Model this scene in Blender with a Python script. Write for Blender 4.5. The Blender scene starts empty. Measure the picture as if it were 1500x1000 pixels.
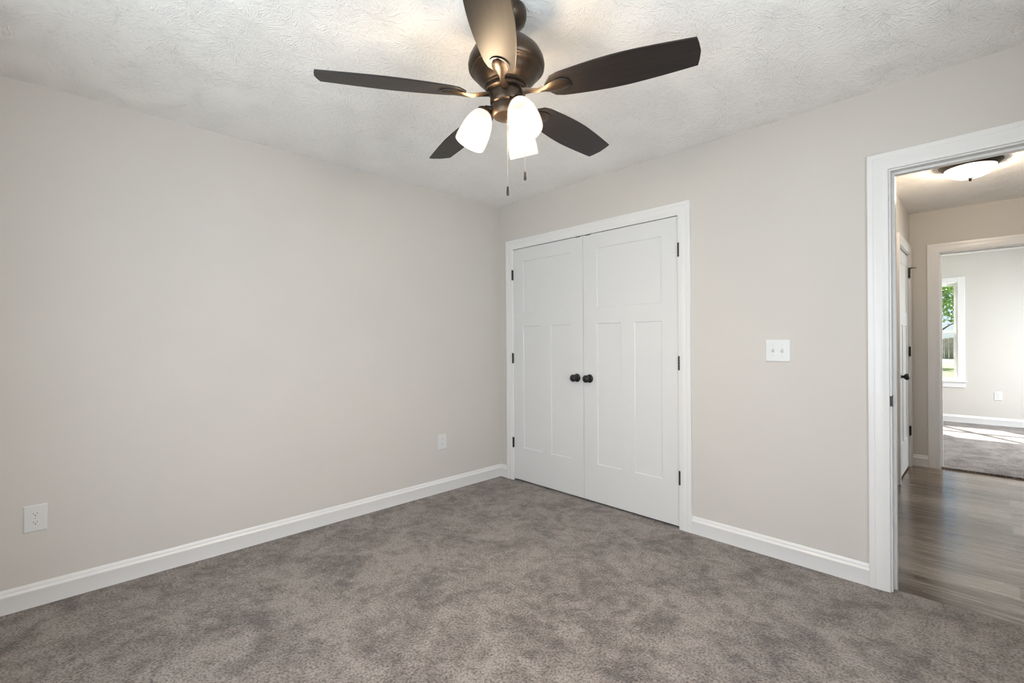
import bpy, bmesh, math, random
from mathutils import Vector, Matrix
PI = math.pi
random.seed(7)
scene = bpy.context.scene

# ------------------------------------------------------------------ camera
YAW, PITCH, ROLL = -0.8013, 0.0002, -0.0066
F_PX = 679.49
cd = bpy.data.cameras.new('camera'); cd.sensor_width = 36.0; cd.lens = F_PX/1500*36
cd.clip_start = 0.05; cd.clip_end = 300
cam = bpy.data.objects.new('camera', cd); scene.collection.objects.link(cam); scene.camera = cam
fw = Vector((math.sin(YAW)*math.cos(PITCH), math.cos(YAW)*math.cos(PITCH), math.sin(PITCH)))
rr = Vector((math.cos(YAW), -math.sin(YAW), 0)); uu = rr.cross(fw)
c_, s_ = math.cos(ROLL), math.sin(ROLL)
r2 = rr*c_ + uu*s_; u2 = -rr*s_ + uu*c_
M = Matrix.Identity(4)
for i in range(3):
    M[i][0] = r2[i]; M[i][1] = u2[i]; M[i][2] = -fw[i]
M[0][3], M[1][3], M[2][3] = 3.1153, -2.8678, 1.2198
cam.matrix_world = M

# ------------------------------------------------------------------ view, sky, sun, daylight
vs = scene.view_settings
vs.view_transform = 'Standard'; vs.look = 'None'; vs.gamma = 1.0; vs.exposure = 0.05
try: vs.use_curve_mapping = False
except Exception: pass
scene.cycles.max_bounces = 12; scene.cycles.diffuse_bounces = 8; scene.cycles.glossy_bounces = 4
scene.cycles.sample_clamp_indirect = 6.0
scene.cycles.caustics_reflective = False; scene.cycles.caustics_refractive = False

world = bpy.data.worlds.new('sky'); scene.world = world; world.use_nodes = True
wn = world.node_tree; bg = wn.nodes['Background']
sky = wn.nodes.new('ShaderNodeTexSky'); sky.sky_type = 'HOSEK_WILKIE'; sky.turbidity = 3.0
sky.sun_direction = Vector((-0.67, 0.79, 1.0)).normalized()
wn.links.new(sky.outputs[0], bg.inputs[0]); bg.inputs[1].default_value = 4.0

def light(name, kind, energy, color, loc, direction=None, **kw):
    ld = bpy.data.lights.new(name, kind); ld.energy = energy; ld.color = color
    for k, v in kw.items(): setattr(ld, k, v)
    o = bpy.data.objects.new(name, ld); scene.collection.objects.link(o); o.location = loc
    if direction is not None:
        o.rotation_euler = Vector(direction).to_track_quat('-Z', 'Y').to_euler()
    return o
light('sun', 'SUN', 26.0, (1, .96, .90), (0, 20, 20), (0.67, -0.79, -1.0), angle=0.009)
# daylight through the bedroom windows (behind the camera); fill lights added in the far room and at the hall's end
light('bedroom_daylight', 'AREA', 54, (.82, .91, 1.0), (2.10, -3.54, 1.35), (0, 1, -.05), shape='RECTANGLE', size=1.7, size_y=1.4)
light('bedroom_side_daylight', 'AREA', 51, (.88, .94, 1.0), (3.86, -1.85, 1.35), (-1, 0, -.05), shape='RECTANGLE', size=.9, size_y=1.4)
light('hall_end_fill', 'AREA', 7, (.90, .95, 1.0), (4.46, 1.6, 1.45), (-1, 0, 0), shape='RECTANGLE', size=.9, size_y=1.3)  # added fill light in front of a closed wall, brightens the hall
light('far_room_fill', 'AREA', 120, (.90, .95, 1.0), (4.66, 4.9, 1.4), (-1, 0, -.8), shape='RECTANGLE', size=1.6, size_y=1.4)  # added fill light in an unseen side opening, brightens the far room

# ------------------------------------------------------------------ materials
def new_mat(name):
    m = bpy.data.materials.new(name); m.use_nodes = True
    nt = m.node_tree; b = nt.nodes['Principled BSDF']
    return m, nt, b
def coords(nt):
    return nt.nodes.new('ShaderNodeTexCoord').outputs['Object']
def mapping(nt, src, scale=(1, 1, 1), loc=(0, 0, 0)):
    n = nt.nodes.new('ShaderNodeMapping'); nt.links.new(src, n.inputs[0])
    n.inputs['Scale'].default_value = scale; n.inputs['Location'].default_value = loc
    return n.outputs[0]
def noise(nt, vec, scale, detail=2, rough=.5, dist=0, dims='3D'):
    n = nt.nodes.new('ShaderNodeTexNoise'); n.noise_dimensions = dims
    n.inputs['Scale'].default_value = scale; n.inputs['Detail'].default_value = detail
    n.inputs['Roughness'].default_value = rough; n.inputs['Distortion'].default_value = dist
    nt.links.new(vec, n.inputs['Vector']); return n.outputs['Fac']
def ramp(nt, fac, stops):
    n = nt.nodes.new('ShaderNodeValToRGB'); el = n.color_ramp.elements
    while len(el) < len(stops): el.new(.5)
    for e, (p, c) in zip(el, stops): e.position = p; e.color = (*c, 1) if len(c) == 3 else c
    nt.links.new(fac, n.inputs[0]); return n.outputs[0]
def math_(nt, op, a, b=None, c=None):
    n = nt.nodes.new('ShaderNodeMath'); n.operation = op
    for i, v in enumerate((a, b, c)):
        if v is None: continue
        if isinstance(v, (int, float)): n.inputs[i].default_value = v
        else: nt.links.new(v, n.inputs[i])
    return n.outputs[0]
def bump(nt, b, h, strength, dist, normal=None):
    n = nt.nodes.new('ShaderNodeBump'); n.inputs['Strength'].default_value = strength
    n.inputs['Distance'].default_value = dist; nt.links.new(h, n.inputs['Height'])
    if normal: nt.links.new(normal, n.inputs['Normal'])
    if b: nt.links.new(n.outputs[0], b.inputs['Normal'])
    return n.outputs[0]

def plain(name, col, rough=.5, metal=0, spec=.5, nscale=40, var=.04, bstr=.0, coat=0):
    """a colour with faint procedural mottling"""
    m, nt, b = new_mat(name); co = coords(nt)
    f = noise(nt, co, nscale, 3)
    lo = tuple(max(0, c*(1-var)) for c in col); hi = tuple(min(1, c*(1+var)) for c in col)
    nt.links.new(ramp(nt, f, [(.3, lo), (.7, hi)]), b.inputs['Base Color'])
    b.inputs['Roughness'].default_value = rough; b.inputs['Metallic'].default_value = metal
    b.inputs['Specular IOR Level'].default_value = spec
    b.inputs['Coat Weight'].default_value = coat; b.inputs['Coat Roughness'].default_value = .15
    if bstr: bump(nt, b, noise(nt, co, nscale*4, 3), bstr, .001)
    return m

WALL = plain('greige_wall_paint', (.578, .552, .514), .62, spec=.25, nscale=3, var=.012)
bump(WALL.node_tree, WALL.node_tree.nodes['Principled BSDF'], noise(WALL.node_tree, coords(WALL.node_tree), 260, 3), .12, .0008)
HALLWALL = WALL
TRIM = plain('white_semigloss_paint', (.73, .725, .715), .30, spec=.45, nscale=6, var=.01)
DOORM = plain('white_door_paint', (.665, .665, .66), .38, spec=.4, nscale=6, var=.01)
PLATE = plain('white_plastic', (.66, .66, .645), .28, spec=.5, nscale=20, var=.01)
SLOT = plain('slot_shadow_grey', (.12, .12, .12), .6)
BLACK = plain('matte_black_metal', (.009, .009, .010), .38, metal=.0, spec=.45)
SCREW = plain('painted_screw', (.50, .50, .49), .4)
DARK = plain('closet_shade_paint', (.20, .19, .18), .8)  # the closet's inner shade is put into this wall colour
VINYL = plain('white_vinyl', (.85, .85, .85), .3, var=.01)

def bronze():
    m, nt, b = new_mat('brushed_bronze'); co = coords(nt)
    f = noise(nt, co, 14, 4, .6)
    nt.links.new(ramp(nt, f, [(.3, (.034, .026, .020)), (.7, (.078, .053, .035))]), b.inputs['Base Color'])
    b.inputs['Metallic'].default_value = .85; b.inputs['Roughness'].default_value = .38
    b.inputs['Coat Weight'].default_value = .12; b.inputs['Coat Roughness'].default_value = .2
    return m
BRONZE = bronze()
CHAIN = plain('antique_nickel_chain', (.30, .27, .24), .4, metal=.6)

def blade_mat():
    m, nt, b = new_mat('espresso_wood_blade'); co = coords(nt)
    g = noise(nt, mapping(nt, co, (3, 60, 60)), 3, 5, .65, .3)
    nt.links.new(ramp(nt, g, [(.3, (.007, .0055, .005)), (.7, (.021, .016, .014))]), b.inputs['Base Color'])
    b.inputs['Roughness'].default_value = .42; b.inputs['Specular IOR Level'].default_value = .38
    bump(nt, b, g, .08, .001)
    return m
BLADE = blade_mat()

def ceiling_mat():
    """white stomped texture: fans of short brush ridges around scattered centres"""
    m, nt, b = new_mat('stomp_brush_ceiling'); co = coords(nt)
    L = nt.links
    hs = []
    for k, (sc, off) in enumerate(((3.6, (0, 0, 0)), (4.3, (3.7, 1.9, 0)), (5.2, (8.1, 5.3, 0)))):
        mp = mapping(nt, co, (1, 1, 0), off)
        wob = nt.nodes.new('ShaderNodeTexNoise'); wob.inputs['Scale'].default_value = 9; wob.inputs['Detail'].default_value = 2
        L.new(mp, wob.inputs['Vector'])
        va = nt.nodes.new('ShaderNodeVectorMath'); va.operation = 'SCALE'; va.inputs['Scale'].default_value = .055
        L.new(wob.outputs['Color'], va.inputs[0])
        ad = nt.nodes.new('ShaderNodeVectorMath'); ad.operation = 'ADD'
        L.new(mp, ad.inputs[0]); L.new(va.outputs[0], ad.inputs[1])
        vo = nt.nodes.new('ShaderNodeTexVoronoi'); vo.voronoi_dimensions = '2D'; vo.inputs['Scale'].default_value = sc
        L.new(ad.outputs[0], vo.inputs['Vector'])
        sub = nt.nodes.new('ShaderNodeVectorMath'); sub.operation = 'SUBTRACT'
        L.new(ad.outputs[0], sub.inputs[0]); L.new(vo.outputs['Position'], sub.inputs[1])
        sp = nt.nodes.new('ShaderNodeSeparateXYZ'); L.new(sub.outputs[0], sp.inputs[0])
        ang = math_(nt, 'ARCTAN2', sp.outputs['Y'], sp.outputs['X'])
        ln = nt.nodes.new('ShaderNodeVectorMath'); ln.operation = 'LENGTH'; L.new(sub.outputs[0], ln.inputs[0])
        cb = nt.nodes.new('ShaderNodeCombineXYZ')
        ca = math_(nt, 'COSINE', ang); sa = math_(nt, 'SINE', ang)
        L.new(math_(nt, 'MULTIPLY', ca, 5.2), cb.inputs[0]); L.new(math_(nt, 'MULTIPLY', sa, 5.2), cb.inputs[1])
        L.new(math_(nt, 'MULTIPLY', ln.outputs['Value'], 16.0), cb.inputs[2])
        ad2 = nt.nodes.new('ShaderNodeVectorMath'); ad2.operation = 'ADD'
        sc3 = nt.nodes.new('ShaderNodeVectorMath'); sc3.operation = 'SCALE'; sc3.inputs['Scale'].default_value = 40
        L.new(vo.outputs['Color'], sc3.inputs[0]); L.new(cb.outputs[0], ad2.inputs[0]); L.new(sc3.outputs[0], ad2.inputs[1])
        n = noise(nt, ad2.outputs[0], 1.6, 2, .5)
        st = math_(nt, 'POWER', math_(nt, 'ABSOLUTE', math_(nt, 'MULTIPLY', math_(nt, 'SUBTRACT', n, .5), 3.0)), 1.2)
        fall = math_(nt, 'SUBTRACT', 1.0, math_(nt, 'MULTIPLY', ln.outputs['Value'], sc*1.1))
        core = math_(nt, 'MINIMUM', math_(nt, 'MULTIPLY', ln.outputs['Value'], sc*3.2), 1.0)
        hs.append(math_(nt, 'MULTIPLY', math_(nt, 'MULTIPLY', st, core), math_(nt, 'MAXIMUM', fall, .25)))
    h = math_(nt, 'MAXIMUM', math_(nt, 'MAXIMUM', hs[0], hs[1]), hs[2])
    fine = noise(nt, co, 55, 3, .6)
    h = math_(nt, 'ADD', h, math_(nt, 'MULTIPLY', fine, .12))
    bump(nt, b, h, .72, .012)
    nt.links.new(ramp(nt, noise(nt, co, 2, 2), [(.3, (.865, .85, .825)), (.7, (.885, .87, .845))]), b.inputs['Base Color'])
    b.inputs['Roughness'].default_value = .8; b.inputs['Specular IOR Level'].default_value = .2
    return m
CEIL = ceiling_mat()

def carpet_mat():
    m, nt, b = new_mat('grey_brown_plush_carpet'); co = coords(nt)
    L = nt.links
    big = noise(nt, mapping(nt, co, (1, 1, 0)), 4.2, 5, .66, .7)
    mid = noise(nt, mapping(nt, co, (1, 1, 0), (4, 2, 0)), 17, 4, .62, .5)
    fine = noise(nt, mapping(nt, co, (1, 1, 0)), 105, 2, .6)
    tuft = nt.nodes.new('ShaderNodeTexVoronoi'); tuft.inputs['Scale'].default_value = 170
    L.new(co, tuft.inputs['Vector'])
    f = math_(nt, 'ADD', math_(nt, 'MULTIPLY', big, .50), math_(nt, 'ADD', math_(nt, 'MULTIPLY', mid, .32), math_(nt, 'MULTIPLY', fine, .18)))
    col = ramp(nt, f, [(.41, (.106, .086, .073)), (.49, (.205, .174, .152)), (.57, (.300, .263, .236))])
    spk = ramp(nt, fine, [(.34, (.30, .29, .28)), (.50, (.82, .82, .82)), (.62, (1.0, 1.0, 1.0))])
    mx = nt.nodes.new('ShaderNodeMix'); mx.data_type = 'RGBA'; mx.blend_type = 'MULTIPLY'; mx.inputs[0].default_value = .85
    L.new(col, mx.inputs[6]); L.new(spk, mx.inputs[7]); L.new(mx.outputs[2], b.inputs['Base Color'])
    h = math_(nt, 'ADD', math_(nt, 'MULTIPLY', fine, 1.0), math_(nt, 'MULTIPLY', mid, .8))
    h = math_(nt, 'SUBTRACT', h, math_(nt, 'MULTIPLY', tuft.outputs['Distance'], .3))
    bump(nt, b, h, .8, .010)
    b.inputs['Roughness'].default_value = 1.0; b.inputs['Specular IOR Level'].default_value = .05
    b.inputs['Sheen Weight'].default_value = .25; b.inputs['Sheen Roughness'].default_value = .6
    return m
CARPET = carpet_mat()

def plank_mat():
    m, nt, b = new_mat('grey_brown_vinyl_plank'); co = coords(nt)
    L = nt.links
    br = nt.nodes.new('ShaderNodeTexBrick'); br.offset = .37; br.squash = 1
    br.inputs['Scale'].default_value = 1; br.inputs['Brick Width'].default_value = 1.22; br.inputs['Row Height'].default_value = .178
    br.inputs['Mortar Size'].default_value = .0012; br.inputs['Mortar Smooth'].default_value = .3
    br.inputs['Color1'].default_value = (.0, .0, .0, 1); br.inputs['Color2'].default_value = (1, 1, 1, 1)
    br.inputs['Mortar'].default_value = (.5, .5, .5, 1); L.new(co, br.inputs['Vector'])
    g = noise(nt, mapping(nt, co, (1.2, 22, 1)), 2.5, 6, .65, .6)
    g2 = noise(nt, mapping(nt, co, (.6, 7, 1), (3, 1, 0)), 2, 3, .5)
    tone = nt.nodes.new('ShaderNodeSeparateColor'); L.new(br.outputs['Color'], tone.inputs[0])
    f = math_(nt, 'ADD', math_(nt, 'MULTIPLY', g, .55), math_(nt, 'ADD', math_(nt, 'MULTIPLY', g2, .25), math_(nt, 'MULTIPLY', tone.outputs[0], .2)))
    col = ramp(nt, f, [(.36, (.045, .026, .012)), (.5, (.110, .070, .038)), (.64, (.205, .142, .088))])
    mx = nt.nodes.new('ShaderNodeMix'); mx.data_type = 'RGBA'; mx.blend_type = 'MIX'
    L.new(br.outputs['Fac'], mx.inputs[0]); L.new(col, mx.inputs[6]); mx.inputs[7].default_value = (.03, .02, .015, 1)
    L.new(mx.outputs[2], b.inputs['Base Color'])
    L.new(ramp(nt, g, [(.38, (.13, .13, .13)), (.62, (.30, .30, .30))]), b.inputs['Roughness'])
    L.new(ramp(nt, f, [(.40, (.22, .22, .22)), (.58, (1, 1, 1))]), b.inputs['Specular IOR Level']); b.inputs['IOR'].default_value = 2.35
    h = math_(nt, 'SUBTRACT', math_(nt, 'MULTIPLY', g, .5), math_(nt, 'MULTIPLY', br.outputs['Fac'], 1.0))
    bump(nt, b, h, .22, .0010)
    return m
PLANK = plank_mat()

def glow_mat(name, col, strength):
    m, nt, b = new_mat(name); co = coords(nt)
    f = noise(nt, co, 18, 2)
    b.inputs['Base Color'].default_value = (.85, .84, .82, 1); b.inputs['Roughness'].default_value = .25
    nt.links.new(ramp(nt, f, [(.3, tuple(c*.97 for c in col)), (.7, col)]), b.inputs['Emission Color'])
    b.inputs['Emission Strength'].default_value = strength
    return m
def thin_glow(name, col, strength, see=.35):
    m = glow_mat(name, col, strength); nt = m.node_tree; b = nt.nodes['Principled BSDF']
    tr = nt.nodes.new('ShaderNodeBsdfTransparent'); mx = nt.nodes.new('ShaderNodeMixShader'); mx.inputs[0].default_value = 1-see
    nt.links.new(tr.outputs[0], mx.inputs[1]); nt.links.new(b.outputs[0], mx.inputs[2])
    nt.links.new(mx.outputs[0], nt.nodes['Material Output'].inputs['Surface'])
    b.inputs['Base Color'].default_value = (.02, .02, .02, 1); b.inputs['Specular IOR Level'].default_value = .05
    return m
SHADE = thin_glow('lit_frosted_glass_outside', (1, .98, .94), .64)
SHADE_IN = thin_glow('lit_frosted_glass_inside', (1, .98, .94), 1.4)
BOWL = thin_glow('lit_alabaster_glass_bowl', (1, .97, .92), 1.45)

def glass_mat():
    m, nt, b = new_mat('window_glass')
    out = nt.nodes['Material Output']
    tr = nt.nodes.new('ShaderNodeBsdfTransparent'); gl = nt.nodes.new('ShaderNodeBsdfGlossy'); gl.inputs['Roughness'].default_value = .02
    mx = nt.nodes.new('ShaderNodeMixShader')
    mx.inputs[0].default_value = .04; nt.links.new(tr.outputs[0], mx.inputs[1]); nt.links.new(gl.outputs[0], mx.inputs[2])
    nt.links.new(mx.outputs[0], out.inputs['Surface'])
    return m
GLASS = glass_mat()
GRASS = plain('lawn_grass', (.20, .25, .09), .9, nscale=2, var=.3)
ROAD = plain('grey_asphalt', (.28, .28, .29), .9, nscale=8, var=.1)
FENCE = plain('weathered_fence_boards', (.42, .37, .28), .8, nscale=5, var=.2)
LEAF = plain('green_leaves', (.24, .40, .07), .6, nscale=1.5, var=.45)
BARK = plain('tree_bark', (.10, .07, .05), .9, nscale=10, var=.3)

# ------------------------------------------------------------------ mesh helpers
def box(bm, x0, x1, y0, y1, z0, z1):
    v = [bm.verts.new(p) for p in ((x0,y0,z0),(x1,y0,z0),(x1,y1,z0),(x0,y1,z0),(x0,y0,z1),(x1,y0,z1),(x1,y1,z1),(x0,y1,z1))]
    for f in ((0,3,2,1),(4,5,6,7),(0,1,5,4),(1,2,6,5),(2,3,7,6),(3,0,4,7)): bm.faces.new([v[i] for i in f])
def prism(bm, pts, z0, z1, mat=None):
    """pts: 2D outline (ccw), extruded in z; mat: optional 4x4 applied"""
    lo = [bm.verts.new((x, y, z0)) for x, y in pts]; hi = [bm.verts.new((x, y, z1)) for x, y in pts]
    n = len(pts)
    bm.faces.new(lo[::-1]); bm.faces.new(hi)
    for i in range(n): bm.faces.new((lo[i], lo[(i+1) % n], hi[(i+1) % n], hi[i]))
    if mat is not None: bmesh.ops.transform(bm, matrix=mat, verts=lo+hi)
def lathe(bm, prof, n=48, mat=None, caps=True):
    rings = []; allv = []
    for r, z in prof:
        if r < 1e-5:
            v = bm.verts.new((0, 0, z)); rings.append([v]); allv.append(v)
        else:
            rg = [bm.verts.new((r*math.cos(2*PI*k/n), r*math.sin(2*PI*k/n), z)) for k in range(n)]
            rings.append(rg); allv += rg
    for a, b in zip(rings[:-1], rings[1:]):
        for k in range(n):
            k2 = (k+1) % n
            if len(a) == 1 and len(b) == 1: continue
            if len(a) == 1: bm.faces.new((a[0], b[k], b[k2]))
            elif len(b) == 1: bm.faces.new((a[k], b[0], a[k2]))
            else: bm.faces.new((a[k], b[k], b[k2], a[k2]))
    if caps:
        if len(rings[0]) > 1: bm.faces.new(rings[0][::-1] if False else rings[0])
        if len(rings[-1]) > 1: bm.faces.new(rings[-1][::-1])
    if mat is not None: bmesh.ops.transform(bm, matrix=mat, verts=allv)
def tube(bm, pts, r, n=10):
    """tube along a polyline; r may be a number or list"""
    pts = [Vector(p) for p in pts]; rs = r if isinstance(r, (list, tuple)) else [r]*len(pts)
    rings = []
    for i, p in enumerate(pts):
        d = (pts[min(i+1, len(pts)-1)] - pts[max(i-1, 0)]).normalized()
        a = d.orthogonal().normalized() if i == 0 else (a - d*a.dot(d)).normalized()
        b = d.cross(a)
        rings.append([bm.verts.new(p + (a*math.cos(2*PI*k/n) + b*math.sin(2*PI*k/n))*rs[i]) for k in range(n)])
    for A, B in zip(rings[:-1], rings[1:]):
        for k in range(n): bm.faces.new((A[k], A[(k+1) % n], B[(k+1) % n], B[k]))
    bm.faces.new(rings[0][::-1]); bm.faces.new(rings[-1])
def obj(name, bm, mat, parent=None, smooth=False, bevel=0, loc=None, rot=None, sharp=35, seg=2):
    bmesh.ops.recalc_face_normals(bm, faces=bm.faces)
    me = bpy.data.meshes.new(name); bm.to_mesh(me); bm.free()
    for m in (mat if isinstance(mat, (list, tuple)) else [mat]): me.materials.append(m)
    o = bpy.data.objects.new(name, me); scene.collection.objects.link(o)
    if parent is not None: o.parent = parent
    if loc is not None: o.location = loc
    if rot is not None: o.rotation_euler = rot
    if smooth:
        me.polygons.foreach_set('use_smooth', [True]*len(me.polygons))
        try: me.set_sharp_from_angle(angle=math.radians(sharp))
        except Exception: pass
    if bevel:
        md = o.modifiers.new('bevel', 'BEVEL'); md.width = bevel; md.segments = seg; md.limit_method = 'ANGLE'; md.angle_limit = .6
    return o
def tag(o, label, cat, group=None, kind=None):
    o['label'] = label; o['category'] = cat
    if group: o['group'] = group
    if kind: o['kind'] = kind
    return o
def empty(name, loc, label, cat, rot=(0, 0, 0), group=None, kind=None):
    o = bpy.data.objects.new(name, None); scene.collection.objects.link(o); o.empty_display_size = .05
    o.location = loc; o.rotation_euler = rot
    return tag(o, label, cat, group, kind)
def struct(name, bm, mat, label, cat, **kw):
    return tag(obj(name, bm, mat, **kw), label, cat, kind='structure')

def wall_pieces(bm, axis, a0, a1, t0, t1, z0, z1, holes):
    """a wall slab running along x (axis 0) or y (axis 1); holes = (h0,h1,zb,zt)"""
    def bx(p0, p1, q0, q1):
        if p1-p0 < 1e-6 or q1-q0 < 1e-6: return
        if axis == 0: box(bm, p0, p1, t0, t1, q0, q1)
        else: box(bm, t0, t1, p0, p1, q0, q1)
    cur = a0
    for h0, h1, zb, zt in sorted(holes):
        bx(cur, h0, z0, z1); bx(h0, h1, z0, zb); bx(h0, h1, zt, z1); cur = h1
    bx(cur, a1, z0, z1)

# ------------------------------------------------------------------ dimensions
H = 2.44; T = .115
RX, RY = 3.72, -3.37            # bedroom extents
HX, HY = 2.565, 3.10            # hall left wall, hall far wall
FY = 6.50; FX0, FX1 = 1.30, 4.60  # far room
CX0, CX1, CZ = .170, 1.716, 2.036  # closet opening
DX0, DX1, DZ = 2.782, 3.560, 2.030  # bedroom doorway
EX0, EX1 = 2.782, 3.560          # hall far doorway
ZH = -.012                       # hall floor level

# ------------------------------------------------------------------ floors, ceilings, walls
bm = bmesh.new(); box(bm, -T, RX+T, RY-.14, T*.35, -.10, 0); box(bm, 0, HX-T, T*.35, .86, -.10, 0)
struct('floor', bm, CARPET, 'mottled grey-brown plush carpet covering the bedroom floor', 'carpet')
bm = bmesh.new(); box(bm, HX, 4.6, T*.35+.0, HY+.02, -.10, ZH); box(bm, HX-T-.02, HX, 2.281, 3.004, -.10, ZH)
struct('floor_hall', bm, PLANK, 'brown wood-look plank floor of the hallway beyond the open doorway', 'plank floor')
bm = bmesh.new(); box(bm, FX0-T, FX1+T, HY+.024, FY+.14, -.10, .004)
struct('floor_far_room', bm, CARPET, 'sunlit carpet on the floor of the room across the hallway', 'carpet')
bm = bmesh.new(); box(bm, -T, RX+T, RY-.14, T, H, H+.1)
struct('ceiling', bm, CEIL, 'white stomp-textured bedroom ceiling above the fan', 'ceiling')
bm = bmesh.new(); box(bm, HX-T, 4.6, T, HY+T, H, H+.1)
struct('ceiling_hall', bm, CEIL, 'white textured ceiling of the hallway', 'ceiling')
bm = bmesh.new(); box(bm, FX0-T, FX1+T, HY+T, FY+.14, H, H+.1)
struct('ceiling_far_room', bm, CEIL, 'bright white ceiling of the room across the hallway', 'ceiling')

bm = bmesh.new(); wall_pieces(bm, 1, RY-.14, T, -T, 0, 0, H, [])
struct('wall_left', bm, WALL, 'long blank greige wall on the left with two outlets', 'wall')
bm = bmesh.new(); wall_pieces(bm, 0, 0, RX, 0, T, 0, H, [(CX0-.014, CX1+.014, 0, CZ+.014), (DX0-.018, DX1+.018, 0, DZ+.018)])
struct('wall_back', bm, WALL, 'greige wall holding the closet doors and the open doorway', 'wall')
W1X0, W1X1, W1Z0, W1Z1 = 1.25, 2.95, .62, 2.06
bm = bmesh.new(); wall_pieces(bm, 0, 0, RX, RY-.14, RY, 0, H, [(W1X0, W1X1, W1Z0, W1Z1)])
struct('wall_front', bm, WALL, 'greige window wall behind the camera', 'wall')
bm = bmesh.new(); wall_pieces(bm, 1, RY-.14, T, RX, RX+T, 0, H, [(-2.30, -1.40, .62, 2.06)])
struct('wall_right', bm, WALL, 'greige wall on the right side outside the picture', 'wall')
bm = bmesh.new(); wall_pieces(bm, 0, 0, HX-T, .80, .86, 0, H, []); box(bm, -.06, 0, T, .86, 0, H)
box(bm, 0, HX-T, T, .80, H-.02, H)
struct('wall_closet', bm, DARK, 'unlit inner walls of the closet behind the white double doors', 'wall')
HD0, HD1, HDZ = 2.295, 2.990, 2.030  # hall side door
bm = bmesh.new(); wall_pieces(bm, 1, T, HY, HX-T, HX, -.02, H, [(HD0-.014, HD1+.014, 0-.02, HDZ+.014)])
box(bm, 1.90, 1.95, 1.9, HY, -.02, H); box(bm, 1.95, HX-T, 1.9, 1.95, -.02, H); box(bm, 1.95, HX-T, 1.95, HY, H-.02, H); box(bm, 1.95, HX-T, 1.95, HY, -.10, -.02); box(bm, 1.90, HX-T, HY-.02, HY, -.02, H)  # unseen closed box added behind the side door to keep sky light out
struct('wall_hall_left', bm, HALLWALL, 'narrow strip of greige hallway wall left of the side door, with an added light-blocking box behind it', 'wall')
bm = bmesh.new(); wall_pieces(bm, 0, FX0, 4.6, HY, HY+T, -.02, H, [(EX0-.018, EX1+.018, -.02, DZ+.018)])
struct('wall_hall_far', bm, HALLWALL, 'brown-shadowed hallway end wall around the second doorway', 'wall')
bm = bmesh.new(); wall_pieces(bm, 1, T, HY, 4.485, 4.6, -.02, H, [])
box(bm, RX+T, 4.6, 0, T, -.02, H)
struct('wall_hall_right', bm, HALLWALL, 'hallway wall on the right outside the picture', 'wall')
W2X0, W2X1, W2Z0, W2Z1 = 1.44, 2.785, .590, 2.045
bm = bmesh.new(); wall_pieces(bm, 0, FX0, FX1, FY, FY+.14, 0, H, [(W2X0, W2X1, W2Z0, W2Z1)])
struct('wall_far_room_back', bm, WALL, 'pale sunlit wall with the window in the room across the hallway', 'wall')
bm = bmesh.new(); wall_pieces(bm, 1, HY+T, FY+.14, FX0-T, FX0, 0, H, [])
struct('wall_far_room_left', bm, WALL, 'left wall of the room across the hallway', 'wall')
bm = bmesh.new(); wall_pieces(bm, 1, HY+T, FY+.14, FX1, FX1+T, 0, H, [(4.05, 5.75, .65, 2.1)])
struct('wall_far_room_right', bm, WALL, 'right wall of the room across the hallway with an unseen opening added for a fill light', 'wall')

# ------------------------------------------------------------------ baseboards and casings
BBP = [(0, 0), (.0135, 0), (.0135, .068), (.0150, .072), (.0150, .079), (.0110, .086), (.0085, .089), (.0085, .095), (.0060, .102), (.0030, .107), (0, .108)]
def sweep(bm, prof, path, close_ends=True):
    """path: list of functions (d,h)->point, one per node"""
    rings = [[bm.verts.new(f(d, h)) for d, h in prof] for f in path]
    n = len(prof)
    for A, B in zip(rings[:-1], rings[1:]):
        for k in range(n): bm.faces.new((A[k], A[(k+1) % n], B[(k+1) % n], B[k]))
    bm.faces.new(rings[0]); bm.faces.new(rings[-1][::-1])
def baseboard(name, pts, normals, z0, label):
    """pts: wall-line points; normals: unit-ish offset per point (mitred at corners)"""
    bm = bmesh.new()
    path = [(lambda d, h, p=p, n=n: (p[0]+n[0]*d, p[1]+n[1]*d, z0+h)) for p, n in zip(pts, normals)]
    sweep(bm, BBP, path)
    return struct(name, bm, TRIM, label, 'baseboard', smooth=True, sharp=25)
baseboard('baseboard_left', [(0, RY), (0, 0)], [(1, 0), (1, 0)], 0, 'white baseboard along the foot of the long left wall')
CAS_W = .083
baseboard('baseboard_back_corner', [(0.0136, 0), (CX0-CAS_W+.007, 0)], [(0, -1)]*2, 0, 'tiny piece of white baseboard between the room corner and the closet casing')
baseboard('baseboard_back', [(CX1+CAS_W-.007, 0), (DX0-.007-CAS_W, 0)], [(0, -1)]*2, 0, 'white baseboard between the closet casing and the doorway casing')
baseboard('baseboard_hall', [(HX, HY), (EX0-.007-CAS_W, HY)], [(0, -1)]*2, ZH, 'short white baseboard at the hallway end wall')
baseboard('baseboard_far_room', [(FX0, FY), (FX1, FY)], [(0, -1)]*2, .004, 'white baseboard below the window in the room across the hallway')

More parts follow.
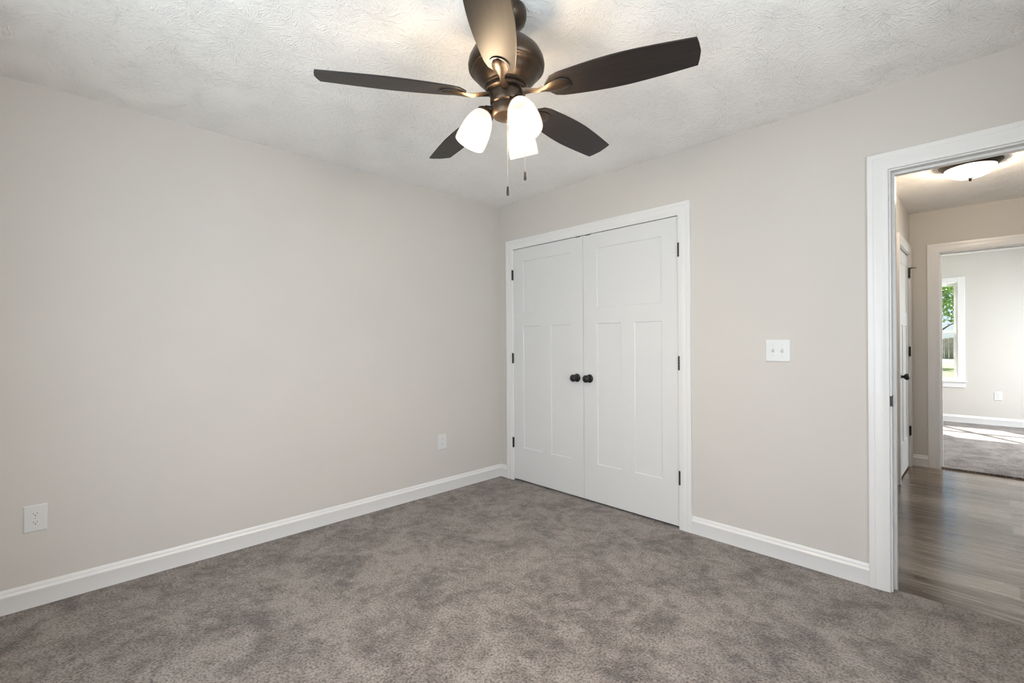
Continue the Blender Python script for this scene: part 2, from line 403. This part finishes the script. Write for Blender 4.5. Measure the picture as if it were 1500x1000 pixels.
CASP = [(0, 0), (0, .010), (.002, .0120), (.020, .0130), (.023, .0142), (.046, .0150), (.050, .0142), (.056, .0145), (.060, .0165), (.080, .0170), (.083, .0140), (.083, 0)]
def casing(name, axis, x0, x1, zt, plane, sign, z0, label, sides='LR', parent=None, prof=CASP):
    """U-shaped mitred casing around an opening. axis 0: wall runs along x."""
    bm = bmesh.new()
    def P(a, h, z):
        return (a, plane+sign*h, z) if axis == 0 else (plane+sign*h, a, z)
    path = []
    if 'L' in sides: path += [lambda d, h: P(x0-d, h, z0), lambda d, h: P(x0-d, h, zt+d)]
    else: path += [lambda d, h: P(x0, h, zt+d)]
    if 'R' in sides: path += [lambda d, h: P(x1+d, h, zt+d), lambda d, h: P(x1+d, h, z0)]
    else: path += [lambda d, h: P(x1, h, zt+d)]
    sweep(bm, prof, path)
    if parent is not None: return obj('casing', bm, TRIM, parent, smooth=True, sharp=20)
    return struct(name, bm, TRIM, label, 'door casing', smooth=True, sharp=20)
def jamb(bm, axis, x0, x1, zt, t0, t1, z0, stop=None, th=.018):
    def bx(a0, a1, b0, b1, c0, c1):
        if axis == 0: box(bm, a0, a1, b0, b1, c0, c1)
        else: box(bm, b0, b1, a0, a1, c0, c1)
    bx(x0-th, x0, t0, t1, z0, zt+th); bx(x1, x1+th, t0, t1, z0, zt+th); bx(x0, x1, t0, t1, zt, zt+th)
    if stop:
        s0, s1 = stop; w = .011
        bx(x0, x0+w, s0, s1, z0, zt-w); bx(x1-w, x1, s0, s1, z0, zt-w); bx(x0, x1, s0, s1, zt-w, zt)

casing('trim_1', 0, CX0+.007, CX1-.007, CZ-.007, 0, -1, 0, 'white moulded casing around the closet double doors')
bm = bmesh.new(); jamb(bm, 0, CX0, CX1, CZ, -.0, T, 0, th=.014)
struct('trim_2', bm, TRIM, 'white jamb lining the closet opening behind the doors', 'door jamb')
casing('trim_3', 0, DX0-.007, DX1+.007, DZ+.007, 0, -1, 0, 'wide white casing around the open bedroom doorway on the right')
bm = bmesh.new(); jamb(bm, 0, DX0, DX1, DZ, 0, T, ZH, stop=(.045, .080))
j = struct('trim_4', bm, TRIM, 'white jamb with door stop lining the open bedroom doorway', 'door jamb')
bm = bmesh.new()
box(bm, DX0-.001, DX0+.0016, .004, .030, .892, .949); box(bm, DX0-.0075, DX0+.0016, -.0032, .004, .896, .945)
s = obj('strike_plate', bm, BLACK, j); s['label'] = 'black metal strike plate'
casing('trim_5', 0, DX0-.007, DX1+.007, DZ+.007, T, 1, ZH, 'hallway-side casing of the bedroom doorway')
casing('trim_6', 0, EX0-.007, EX1+.007, DZ+.007, HY, -1, ZH, 'white casing around the second doorway at the hallway end')
bm = bmesh.new(); jamb(bm, 0, EX0, EX1, DZ, HY, HY+T, ZH, stop=(HY+.045, HY+.080))
struct('trim_7', bm, TRIM, 'white jamb lining the doorway at the hallway end', 'door jamb')
casing('trim_8', 1, HD0-.007, HD1+.007, HDZ+.007, HX, 1, ZH, 'white casing around the hallway side door, seen edge-on')
bm = bmesh.new(); jamb(bm, 1, HD0, HD1, HDZ, HX-T, HX, ZH, stop=(HX-.075, HX-.040), th=.014)
struct('trim_9', bm, TRIM, 'white jamb behind the hallway side door', 'door jamb')

# ------------------------------------------------------------------ doors
def door_leaf(w, h, th=.035, rec=.0055):
    """local: x 0..w, face at y=0 looking to -y, body to +y; three panel craftsman layout"""
    bm = bmesh.new(); box(bm, 0, w, rec, th, 0, h)
    st = .124; r = .0
    zs = (0, .283, 1.335, 1.456, 1.898, h)
    ymid0, ymid1 = w*.5-.054, w*.5+.054
    rects = [(0, st, 0, h), (w-st, w, 0, h), (st, w-st, 0, zs[1]), (st, w-st, zs[2], zs[3]), (st, w-st, zs[4], h), (ymid0, ymid1, zs[1], zs[2])]
    # one front skin with sloped sticking around each recess
    panels = [(st, w-st, zs[3], zs[4]), (st, ymid0, zs[1], zs[2]), (ymid1, w-st, zs[1], zs[2])]
    for a, b, c, d in rects: box(bm, a, b, 0, rec, c, d)
    e = .004
    for a, b, c, d in panels:
        out = [(a, c), (b, c), (b, d), (a, d)]; inn = [(a+e, c+e), (b-e, c+e), (b-e, d-e), (a+e, d-e)]
        vo = [bm.verts.new((x, .0018, z)) for x, z in out]; vi = [bm.verts.new((x, rec-.0001, z)) for x, z in inn]
        for k in range(4): bm.faces.new((vo[k], vo[(k+1) % 4], vi[(k+1) % 4], vi[k]))
    return bm
def round_knob(parent, x, y, z, out=-1, along='y'):
    """rose + neck + ball pointing along -y (or +x)"""
    bm = bmesh.new()
    lathe(bm, [(0, 0), (.032, 0), (.032, .004), (.029, .008), (.014, .010), (.0115, .014), (.0115, .026), (.018, .031), (.0255, .038), (.0285, .047), (.0275, .056), (.021, .063), (.010, .0665), (0, .067)], 32)
    rot = (PI/2, 0, 0) if along == 'y' else (0, PI/2, 0)
    return obj('knob', bm, BLACK, parent, smooth=True, loc=(x, y, z), rot=rot, sharp=50)
def hinge(parent, x, y, z, along='y', stop=False):
    bm = bmesh.new()
    n = 5; hh = .089
    for k in range(n):
        z0 = -hh/2 + k*hh/n
        lathe(bm, [(.0072, z0+.0006), (.0072, z0+hh/n-.0006)], 16)
    lathe(bm, [(.0035, -hh/2-.003), (.0045, -hh/2), (.0045, hh/2), (.0035, hh/2+.004)], 12)
    if along == 'y': box(bm, -.0075, .0075, .001, .008, -hh/2, hh/2)
    else: box(bm, -.004, -.001, -.016, .016, -hh/2, hh/2)
    h = obj('hinge', bm, BLACK, parent, smooth=True, loc=(x, y, z))
    return h
LW = (CX1-CX0-.009)/2
LH = 2.010
for i, (x0, lab) in enumerate(((CX0+.003, 'left closet door leaf with a black knob near its right edge'), (CX0+.003+LW+.003, 'right closet door leaf with a black knob near its left edge'))):
    d = empty(f'door_{i+1}', (x0, -.001, .016), lab, 'door', kind='structure')
    bm = door_leaf(LW, LH); obj('leaf', bm, DOORM, d)
    kx = LW-.062 if i == 0 else .055
    k = round_knob(d, kx, 0, .920)
    hx = -.001 if i == 0 else LW+.001
    for hz in (.316, 1.057, 1.790): hinge(d, hx, -.008, hz)
    bm = bmesh.new(); box(bm, -.024, .024, -.0045, .020, -.0045, .0095)
    bc = obj('ball_catch', bm, SLOT, d, loc=(LW-.045 if i == 0 else .045, .002, LH+.0005))
# hall side door (closed), in the wall x = HX, face looking to +x
d = empty('door_3', (HX-.003, HD0+.003, ZH+.020), 'white hallway side door seen nearly edge-on past the doorway', 'door', rot=(0, 0, PI/2), kind='structure')
# local x -> world +y, local -y -> world +x
obj('leaf', door_leaf(HD1-HD0-.006, 2.0), DOORM, d)
round_knob(d, .065, 0, .885)
for hz in (.330, 1.092, 1.845): 
    h = hinge(d, HD1-HD0-.006, -.012, hz)
    if hz > 1.8:
        bm = bmesh.new(); tube(bm, [(0, 0, .047), (.004, -.050, .047)], .004, 8); tube(bm, [(0, 0, .047), (-.035, -.020, .047)], .004, 8)
        lathe(bm, [(.009, .040), (.009, .052)], 16)
        obj('door_stop', bm, BLACK, h, smooth=True)

# ------------------------------------------------------------------ wall plates
def plate_mesh(w, h, t=.0055, e=.004):
    bm = bmesh.new(); 
    a = [(-w/2, -h/2), (w/2, -h/2), (w/2, h/2), (-w/2, h/2)]
    b = [(-w/2+e, -h/2+e), (w/2-e, -h/2+e), (w/2-e, h/2-e), (-w/2+e, h/2-e)]
    v0 = [bm.verts.new((x, 0, z)) for x, z in a]; v1 = [bm.verts.new((x, -t*.45, z)) for x, z in a]; v2 = [bm.verts.new((x, -t, z)) for x, z in b]
    bm.faces.new(v0); bm.faces.new(v2)
    for k in range(4):
        k2 = (k+1) % 4
        bm.faces.new((v0[k], v0[k2], v1[k2], v1[k])); bm.faces.new((v1[k], v1[k2], v2[k2], v2[k]))
    return bm
def screw(parent, x, z, y=-.0055):
    bm = bmesh.new(); lathe(bm, [(0, -.0005), (.0033, -.0005), (.0028, .0010), (0, .0013)], 16)
    return obj('screw', bm, SCREW, parent, smooth=True, loc=(x, y, z), rot=(PI/2, 0, 0))
def outlet(loc, rz, label):
    o = empty('electrical_outlet', loc, label, 'outlet', rot=(0, 0, rz), group='wall outlets')
    obj('cover_plate', plate_mesh(.080, .124), PLATE, o)
    for s in (1, -1):
        bm = bmesh.new()
        pts = []
        for k in range(24):
            a = 2*PI*k/24; pts.append((max(-.0165, min(.0165, .0172*math.cos(a)*1.15)), .0142*math.sin(a)))
        prism(bm, pts, 0, .0022, Matrix.Rotation(PI/2, 4, 'X'))
        r = obj('receptacle', bm, PLATE, o, loc=(0, -.0055, s*.0197))
        bm = bmesh.new(); box(bm, -.0072, -.0050, -.0026, -.0015, .0000, .0075); box(bm, .0050, .0072, -.0026, -.0015, .0008, .0068)
        lathe(bm, [(.0026, .0015), (.0026, .0026)], 12, Matrix.Translation((0, 0, -.0058)) @ Matrix.Rotation(PI/2, 4, 'X'))
        obj('slot', bm, SLOT, r)
    screw(o, 0, 0)
    return o
outlet((0, -2.963, .409), PI/2, 'white wall outlet low on the left wall, nearest the camera')
outlet((0, -.650, .409), PI/2, 'white wall outlet low on the left wall near the room corner')
outlet((3.182, FY, .415), 0, 'white wall outlet below window height in the room across the hallway')
sw = empty('light_switch', (2.288, 0, 1.160), 'white double toggle light switch plate between closet and doorway', 'light switch')
obj('cover_plate', plate_mesh(.126, .124), PLATE, sw)
for s, up in ((-1, -1), (1, 1)):
    bm = bmesh.new(); box(bm, -.0052, .0052, -.0012, 0, -.012, .012)
    fr = obj('switch_slot', bm, SCREW, sw, loc=(s*.023, -.0055, 0))
    bm = bmesh.new(); box(bm, -.0042, .0042, -.013, .002, -.0035, .0050)
    obj('toggle', bm, PLATE, sw, loc=(s*.023, -.0060, up*.002), rot=(up*.45, 0, 0), bevel=.001)
    for zz in (.030, -.030): screw(sw, s*.023, zz)

# ------------------------------------------------------------------ windows
def window(name, x0, x1, z0, z1, plane, sign, label, outer, mull=True):
    """sign: direction from the wall face into the room; outer: y of the outside face"""
    w = empty(name, ((x0+x1)/2, plane, z0), label, 'window', kind='structure')
    ox, oy, oz = (x0+x1)/2, plane, z0
    L_ = lambda bmx: bmesh.ops.translate(bmx, vec=(-ox, -oy, -oz), verts=bmx.verts)
    ya, yb = sorted((outer, plane)); din = -sign
    bm = bmesh.new(); th = .015
    box(bm, x0, x0+th, ya, yb, z0, z1); box(bm, x1-th, x1, ya, yb, z0, z1); box(bm, x0+th, x1-th, ya, yb, z1-th, z1); box(bm, x0+th, x1-th, ya, yb, z0, z0+th)
    L_(bm); obj('window_jamb', bm, VINYL, w)
    bm = bmesh.new(); n = 0
    cw = .072
    box(bm, x0-cw, x0+.004, *sorted((plane, plane+sign*.016)), z0, z1+cw)
    box(bm, x1-.004, x1+cw, *sorted((plane, plane+sign*.016)), z0, z1+cw)
    box(bm, x0+.004, x1-.004, *sorted((plane, plane+sign*.016)), z1-.004, z1+cw)
    L_(bm); obj('casing', bm, TRIM, w, bevel=.003)
    bm = bmesh.new(); box(bm, x0-cw-.02, x1+cw+.02, *sorted((plane+sign*.035, plane-sign*.03)), z0-.004, z0+.016); L_(bm); obj('window_sill', bm, TRIM, w, bevel=.003)
    bm = bmesh.new(); box(bm, x0-cw, x1+cw, *sorted((plane, plane+sign*.015)), z0-.080, z0-.004); L_(bm); obj('apron', bm, TRIM, w, bevel=.003)
    xm = (x0+x1)/2
    zm = (z0+z1)/2+.01
    for (a, b, fa, fb) in ((x0+th, xm-.006, .034, .014), (xm+.006, x1-th, .014, .034)):
        for (c, d_, off) in ((z0+th, zm+.018, .060), (zm-.018, z1-th, .085)):
            bm = bmesh.new(); y0, y1 = sorted((plane-sign*off, plane-sign*(off+.028))); f = .032
            box(bm, a, a+fa, y0, y1, c, d_); box(bm, b-fb, b, y0, y1, c, d_); box(bm, a+fa, b-fb, y0, y1, c, c+f); box(bm, a+fa, b-fb, y0, y1, d_-f, d_)
            L_(bm); s = obj('sash', bm, VINYL, w)
            bm = bmesh.new(); ym = (y0+y1)/2; box(bm, a+fa, b-fb, ym-.002, ym+.002, c+f, d_-f); L_(bm); obj('pane', bm, GLASS, s)
    bm = bmesh.new(); box(bm, xm-.006, xm+.006, ya+.01, yb-.03, z0+th, z1-th); L_(bm); obj('mullion', bm, VINYL, w)
    return w
window('window_1', W1X0, W1X1, W1Z0, W1Z1, RY, 1, 'twin double-hung window in the wall behind the camera', RY-.14)
w3 = window('window_3', -.45, .45, .62, 2.06, 0, 1, 'double-hung window in the right bedroom wall outside the picture', -T)
w3.location = (RX, -1.85, .62); w3.rotation_euler = (0, 0, PI/2)
window('window_2', W2X0, W2X1, W2Z0, W2Z1, FY, -1, 'white double-hung window showing greenery in the room across the hallway', FY+.14)

# ------------------------------------------------------------------ ceiling fan
FXc, FYc = 1.876, -1.687
fan = empty('ceiling_fan', (FXc, FYc, H), 'dark bronze five-blade ceiling fan with three lit white shades', 'ceiling fan')
Z = lambda z: z-H
bm = bmesh.new(); lathe(bm, [(0, Z(H)), (.073, Z(H)), (.0755, Z(2.432)), (.0755, Z(2.412)), (.070, Z(2.395)), (.052, Z(2.380)), (.030, Z(2.372)), (.018, Z(2.370)), (0, Z(2.370))], 48)
obj('canopy', bm, BRONZE, fan, smooth=True, sharp=40)
bm = bmesh.new(); lathe(bm, [(.013, Z(2.372)), (.013, Z(2.325))], 24); obj('downrod', bm, BRONZE, fan, smooth=True)
bm = bmesh.new()
lathe(bm, [(0, Z(2.332)), (.028, Z(2.332)), (.034, Z(2.322)), (.070, Z(2.316)), (.102, Z(2.302)), (.124, Z(2.280)), (.137, Z(2.255)), (.141, Z(2.235)),
           (.139, Z(2.220)), (.133, Z(2.214)), (.129, Z(2.213)), (.127, Z(2.207)), (.121, Z(2.204)), (.112, Z(2.190)), (.098, Z(2.176)), (.086, Z(2.168)), (.080, Z(2.164)), (.080, Z(2.156)), (.074, Z(2.154)), (0, Z(2.154))], 64)
obj('motor_housing', bm, BRONZE, fan, smooth=True, sharp=40)
bm = bmesh.new()
lathe(bm, [(0, Z(2.154)), (.072, Z(2.154)), (.074, Z(2.150)), (.074, Z(2.140)), (.066, Z(2.136)), (.0, Z(2.136))], 48)
obj('flywheel', bm, BRONZE, fan, smooth=True, sharp=40)
bm = bmesh.new()
lathe(bm, [(0, Z(2.136)), (.060, Z(2.136)), (.061, Z(2.130)), (.061, Z(2.098)), (.058, Z(2.093)), (.054, Z(2.090)), (.056, Z(2.082)), (.055, Z(2.060)), (.048, Z(2.048)), (.030, Z(2.042)), (.012, Z(2.038)), (0, Z(2.036))], 48)
obj('switch_housing', bm, BRONZE, fan, smooth=True, sharp=40)

def blade_mesh():
    bm = bmesh.new(); n = 18; up = []; lo = []
    L0, L1 = .150, .655
    for i in range(n+1):
        t = i/n; r = L0 + (L1-L0)*t
        w = .046 + .025*math.sin(min(1, t/.55)*PI/2) - .0155*max(0, (t-.55)/.45)**1.4
        if t < .12: w *= math.sqrt(max(.0, 1-((.12-t)/.12)**2))*.75+.25
        up.append((r, w)); lo.append((r, -w))
    # gently rounded tip
    tip = [(L1+.006, -.030), (L1+.010, 0), (L1+.006, .030)]
    pts = lo + tip + up[::-1]
    prism(bm, pts, -.003, .003)
    return bm
def iron_mesh():
    """leaf-shaped bracket lying under the blade root, tapering to an arm towards the hub"""
    bm = bmesh.new(); secs = []
    data = [(.066, .018, -.002, .010), (.095, .013, -.006, .009), (.125, .010, -.012, .008), (.150, .013, -.014, .007), (.168, .021, -.014, .006), (.190, .0275, -.013, .006), (.212, .0270, -.012, .006), (.230, .020, -.0115, .005), (.238, .009, -.0105, .004)]
    for r, w, z, t in data:
        secs.append([bm.verts.new(p) for p in ((r, -w, z+t*.4), (r, -w*.55, z-t*.35), (r, 0, z-t*.9), (r, w*.55, z-t*.35), (r, w, z+t*.4), (r, w*.5, z+t*.7), (r, -w*.5, z+t*.7))])
    for A, B in zip(secs[:-1], secs[1:]):
        m = len(A)
        for k in range(m): bm.faces.new((A[k], A[(k+1) % m], B[(k+1) % m], B[k]))
    bm.faces.new(secs[0][::-1]); bm.faces.new(secs[-1])
    return bm
def recess_mesh():
    bm = bmesh.new(); pts = [(.208+.037*math.cos(2*PI*k/32), .0335*math.sin(2*PI*k/32)) for k in range(32)]
    prism(bm, pts, -.0065, -.0035)
    return bm
b0 = i0 = None
PITCHB = math.radians(-13)
for k in range(5):
    a = math.radians(22.5+72*k)
    R = Matrix.Rotation(a, 4, 'Z') @ Matrix.Rotation(PITCHB, 4, 'X')
    e = R.to_euler()
    if k == 0:
        b0 = obj('blade', blade_mesh(), BLADE, fan, loc=(0, 0, Z(2.124)), rot=e, bevel=.0015)
        m0 = obj('bracket_recess_disc', recess_mesh(), BLACK, fan, loc=(0, 0, Z(2.124)), rot=e)  # black disc stands in for the dark recess around the bracket end
        i0 = obj('blade_bracket', iron_mesh(), BRONZE, fan, loc=(0, 0, Z(2.128)), rot=e, smooth=True, sharp=50)
    else:
        for src, zz in ((b0, 2.124), (m0, 2.124), (i0, 2.128)):
            c = src.copy(); scene.collection.objects.link(c); c.parent = fan; c.location = (0, 0, Z(zz)); c.rotation_euler = e

shade_prof = [(.0200, 0), (.0270, .004), (.0370, .016), (.0450, .032), (.0510, .052), (.0550, .074), (.0575, .098), (.0580, .118), (.0570, .132)]
for k in range(3):
    a = math.radians(-13.6+120*k)
    dr = Vector((math.cos(a), math.sin(a), 0))
    tilt = math.radians(25)
    ax = (dr*math.sin(tilt) + Vector((0, 0, -math.cos(tilt)))).normalized()
    neck = dr*.080 + Vector((0, 0, Z(2.072)))
    q = ax.to_track_quat('Z', 'Y')
    bm = bmesh.new()
    tube(bm, [dr*.045+Vector((0, 0, Z(2.070))), dr*.062+Vector((0, 0, Z(2.080))), dr*.074+Vector((0, 0, Z(2.082))), neck+ax*.002], [.010, .0095, .010, .013], 16)
    lathe(bm, [(0, -.006), (.020, -.006), (.0265, .000), (.0280, .006), (.0280, .010), (.0, .010)], 32, Matrix.Translation(neck) @ q.to_matrix().to_4x4())
    so = obj('lamp_holder', bm, BRONZE, fan, smooth=True, sharp=40)
    bm = bmesh.new()
    lathe(bm, shade_prof + [(r-.003, s) for r, s in shade_prof[::-1]], 48, caps=False)
    bm.faces.ensure_lookup_table()
    for fc in list(bm.faces)[-48*(len(shade_prof)-1):]: fc.material_index = 1
    sh = obj('lamp_shade', bm, [SHADE, SHADE_IN], fan, smooth=True, loc=neck+ax*.004, rot=q.to_euler(), sharp=60)
    ld = bpy.data.lights.new('fan_lamp_light', 'POINT'); ld.energy = 35.0; ld.color = (1, .74, .47); ld.shadow_soft_size = .04
    lo = bpy.data.objects.new('fan_lamp_light', ld); scene.collection.objects.link(lo); lo.parent = fan; lo.location = neck+ax*.070
for (dx, dy, ztop, zend) in ((.003, .000, 2.038, 1.757), (.0535, .040, 2.062, 1.810)):
    bm = bmesh.new()
    n = int((ztop-zend-.035)/.0042)
    tube(bm, [(dx, dy, Z(ztop)), (dx, dy, Z(zend+.034))], .0007, 6)
    for k in range(n): bmesh.ops.create_icosphere(bm, subdivisions=1, radius=.0013, matrix=Matrix.Translation((dx, dy, Z(ztop-.004-k*.0042))))
    pc = obj('pull_chain', bm, CHAIN, fan, smooth=True)
    bm = bmesh.new(); lathe(bm, [(0, Z(zend+.036)), (.0026, Z(zend+.035)), (.0042, Z(zend+.030)), (.0050, Z(zend+.006)), (.0042, Z(zend+.001)), (0, Z(zend))], 16, Matrix.Translation((dx, dy, 0)))
    f = obj('fob', bm, BLACK, pc, smooth=True)

# ------------------------------------------------------------------ hall ceiling light
hl = empty('flush_ceiling_light', (3.02, 1.69, H), 'lit frosted bowl ceiling light with dark rim in the hallway', 'ceiling light')
bm = bmesh.new(); lathe(bm, [(0, 0), (.164, 0), (.166, -.004), (.154, -.014), (.138, -.030), (.132, -.032), (.128, -.020), (0, -.018)], 64)
obj('mounting_pan', bm, BRONZE, hl, smooth=True, sharp=40)
bm = bmesh.new(); lathe(bm, [(.136, -.026), (.135, -.038), (.122, -.060), (.100, -.078), (.070, -.092), (.036, -.099), (0, -.101)], 64, caps=False)
obj('glass_bowl', bm, BOWL, hl, smooth=True)
bm = bmesh.new(); lathe(bm, [(0, -.096), (.012, -.098), (.014, -.102), (.007, -.107), (.009, -.114), (.005, -.122), (0, -.124)], 24)
obj('finial', bm, BRONZE, hl, smooth=True)
ld = bpy.data.lights.new('hall_lamp_light', 'POINT'); ld.shadow_soft_size = .03; ld.energy = 58; ld.color = (1, .82, .62)
lo = bpy.data.objects.new('hall_lamp_light', ld); scene.collection.objects.link(lo); lo.parent = hl; lo.location = (0, 0, -.082)

# ------------------------------------------------------------------ outdoors beyond the far window
bm = bmesh.new(); box(bm, -60, 60, FY+.2, 42, -.7, -.52)
tag(obj('lawn', bm, GRASS), 'green lawn outside the far window', 'lawn', kind='stuff')
bm = bmesh.new(); box(bm, -60, 60, 42, 50, -.7, -.49)
tag(obj('road', bm, ROAD), 'grey road beyond the lawn outside the window', 'road')
f = empty('board_fence', (0, 52, -.5), 'weathered tan board fence beyond the road outside the window', 'fence')
bm = bmesh.new(); box(bm, -40, 40, -20, 20, -.1, 0) if False else None
for k in range(-60, 60): box(bm, k*.30, k*.30+.285, 0, .03, 0, 1.7+.05*((k*7) % 3))
obj('boards', bm, FENCE, f)
bm = bmesh.new(); box(bm, -60, 60, 50, 90, -.7, -.5); tag(obj('field', bm, GRASS), 'grass field behind the board fence', 'field', kind='stuff')
def tree(x, y, h, r, label, seed):
    rnd = random.Random(seed); t = empty('leafy_tree', (x, y, -.5), label, 'tree', group='trees outside the far window')
    bm = bmesh.new(); tube(bm, [(0, 0, 0), (.1, 0, h*.3), (0, .1, h*.6), (.1, .1, h*.9)], [.16, .13, .09, .03], 10)
    for k in range(9):
        a = rnd.uniform(0, 2*PI); z = h*rnd.uniform(.3, .7); l = r*rnd.uniform(.6, .95)
        tube(bm, [(.05, .05, z), (math.cos(a)*l*.5, math.sin(a)*l*.5, z+.4), (math.cos(a)*l, math.sin(a)*l, z+.7)], [.05, .03, .012], 6)
    obj('trunk', bm, BARK, t, smooth=True)
    bm = bmesh.new()
    blobs = [(Vector((rnd.uniform(-1, 1)*r*.7, rnd.uniform(-1, 1)*r*.7, h*.68+rnd.uniform(-1, 1)*h*.22)), rnd.uniform(.35, .6)*r) for _ in range(14)]
    for _ in range(4200):
        c, rb = rnd.choice(blobs)
        d = Vector((rnd.gauss(0, 1), rnd.gauss(0, 1), rnd.gauss(0, 1))).normalized()*rb*rnd.uniform(.5, 1)
        p = c+d; a = Vector((rnd.gauss(0, 1), rnd.gauss(0, 1), rnd.gauss(0, 1))).normalized()*.10
        b = a.orthogonal().normalized()*.05
        vs_ = [bm.verts.new(p+q) for q in (-a, -a*.2+b, a, -a*.2-b)]
        bm.faces.new(vs_)
    obj('foliage', bm, LEAF, t)
tree(1.0, 32, 6.6, 2.3, 'bright green leafy tree seen through the upper window sash', 1)
tree(-3.5, 36, 6.0, 2.6, 'green tree left of the one seen through the upper window sash', 2)
tree(5.2, 38, 6.0, 2.6, 'green tree right of the one seen through the upper window sash', 3)
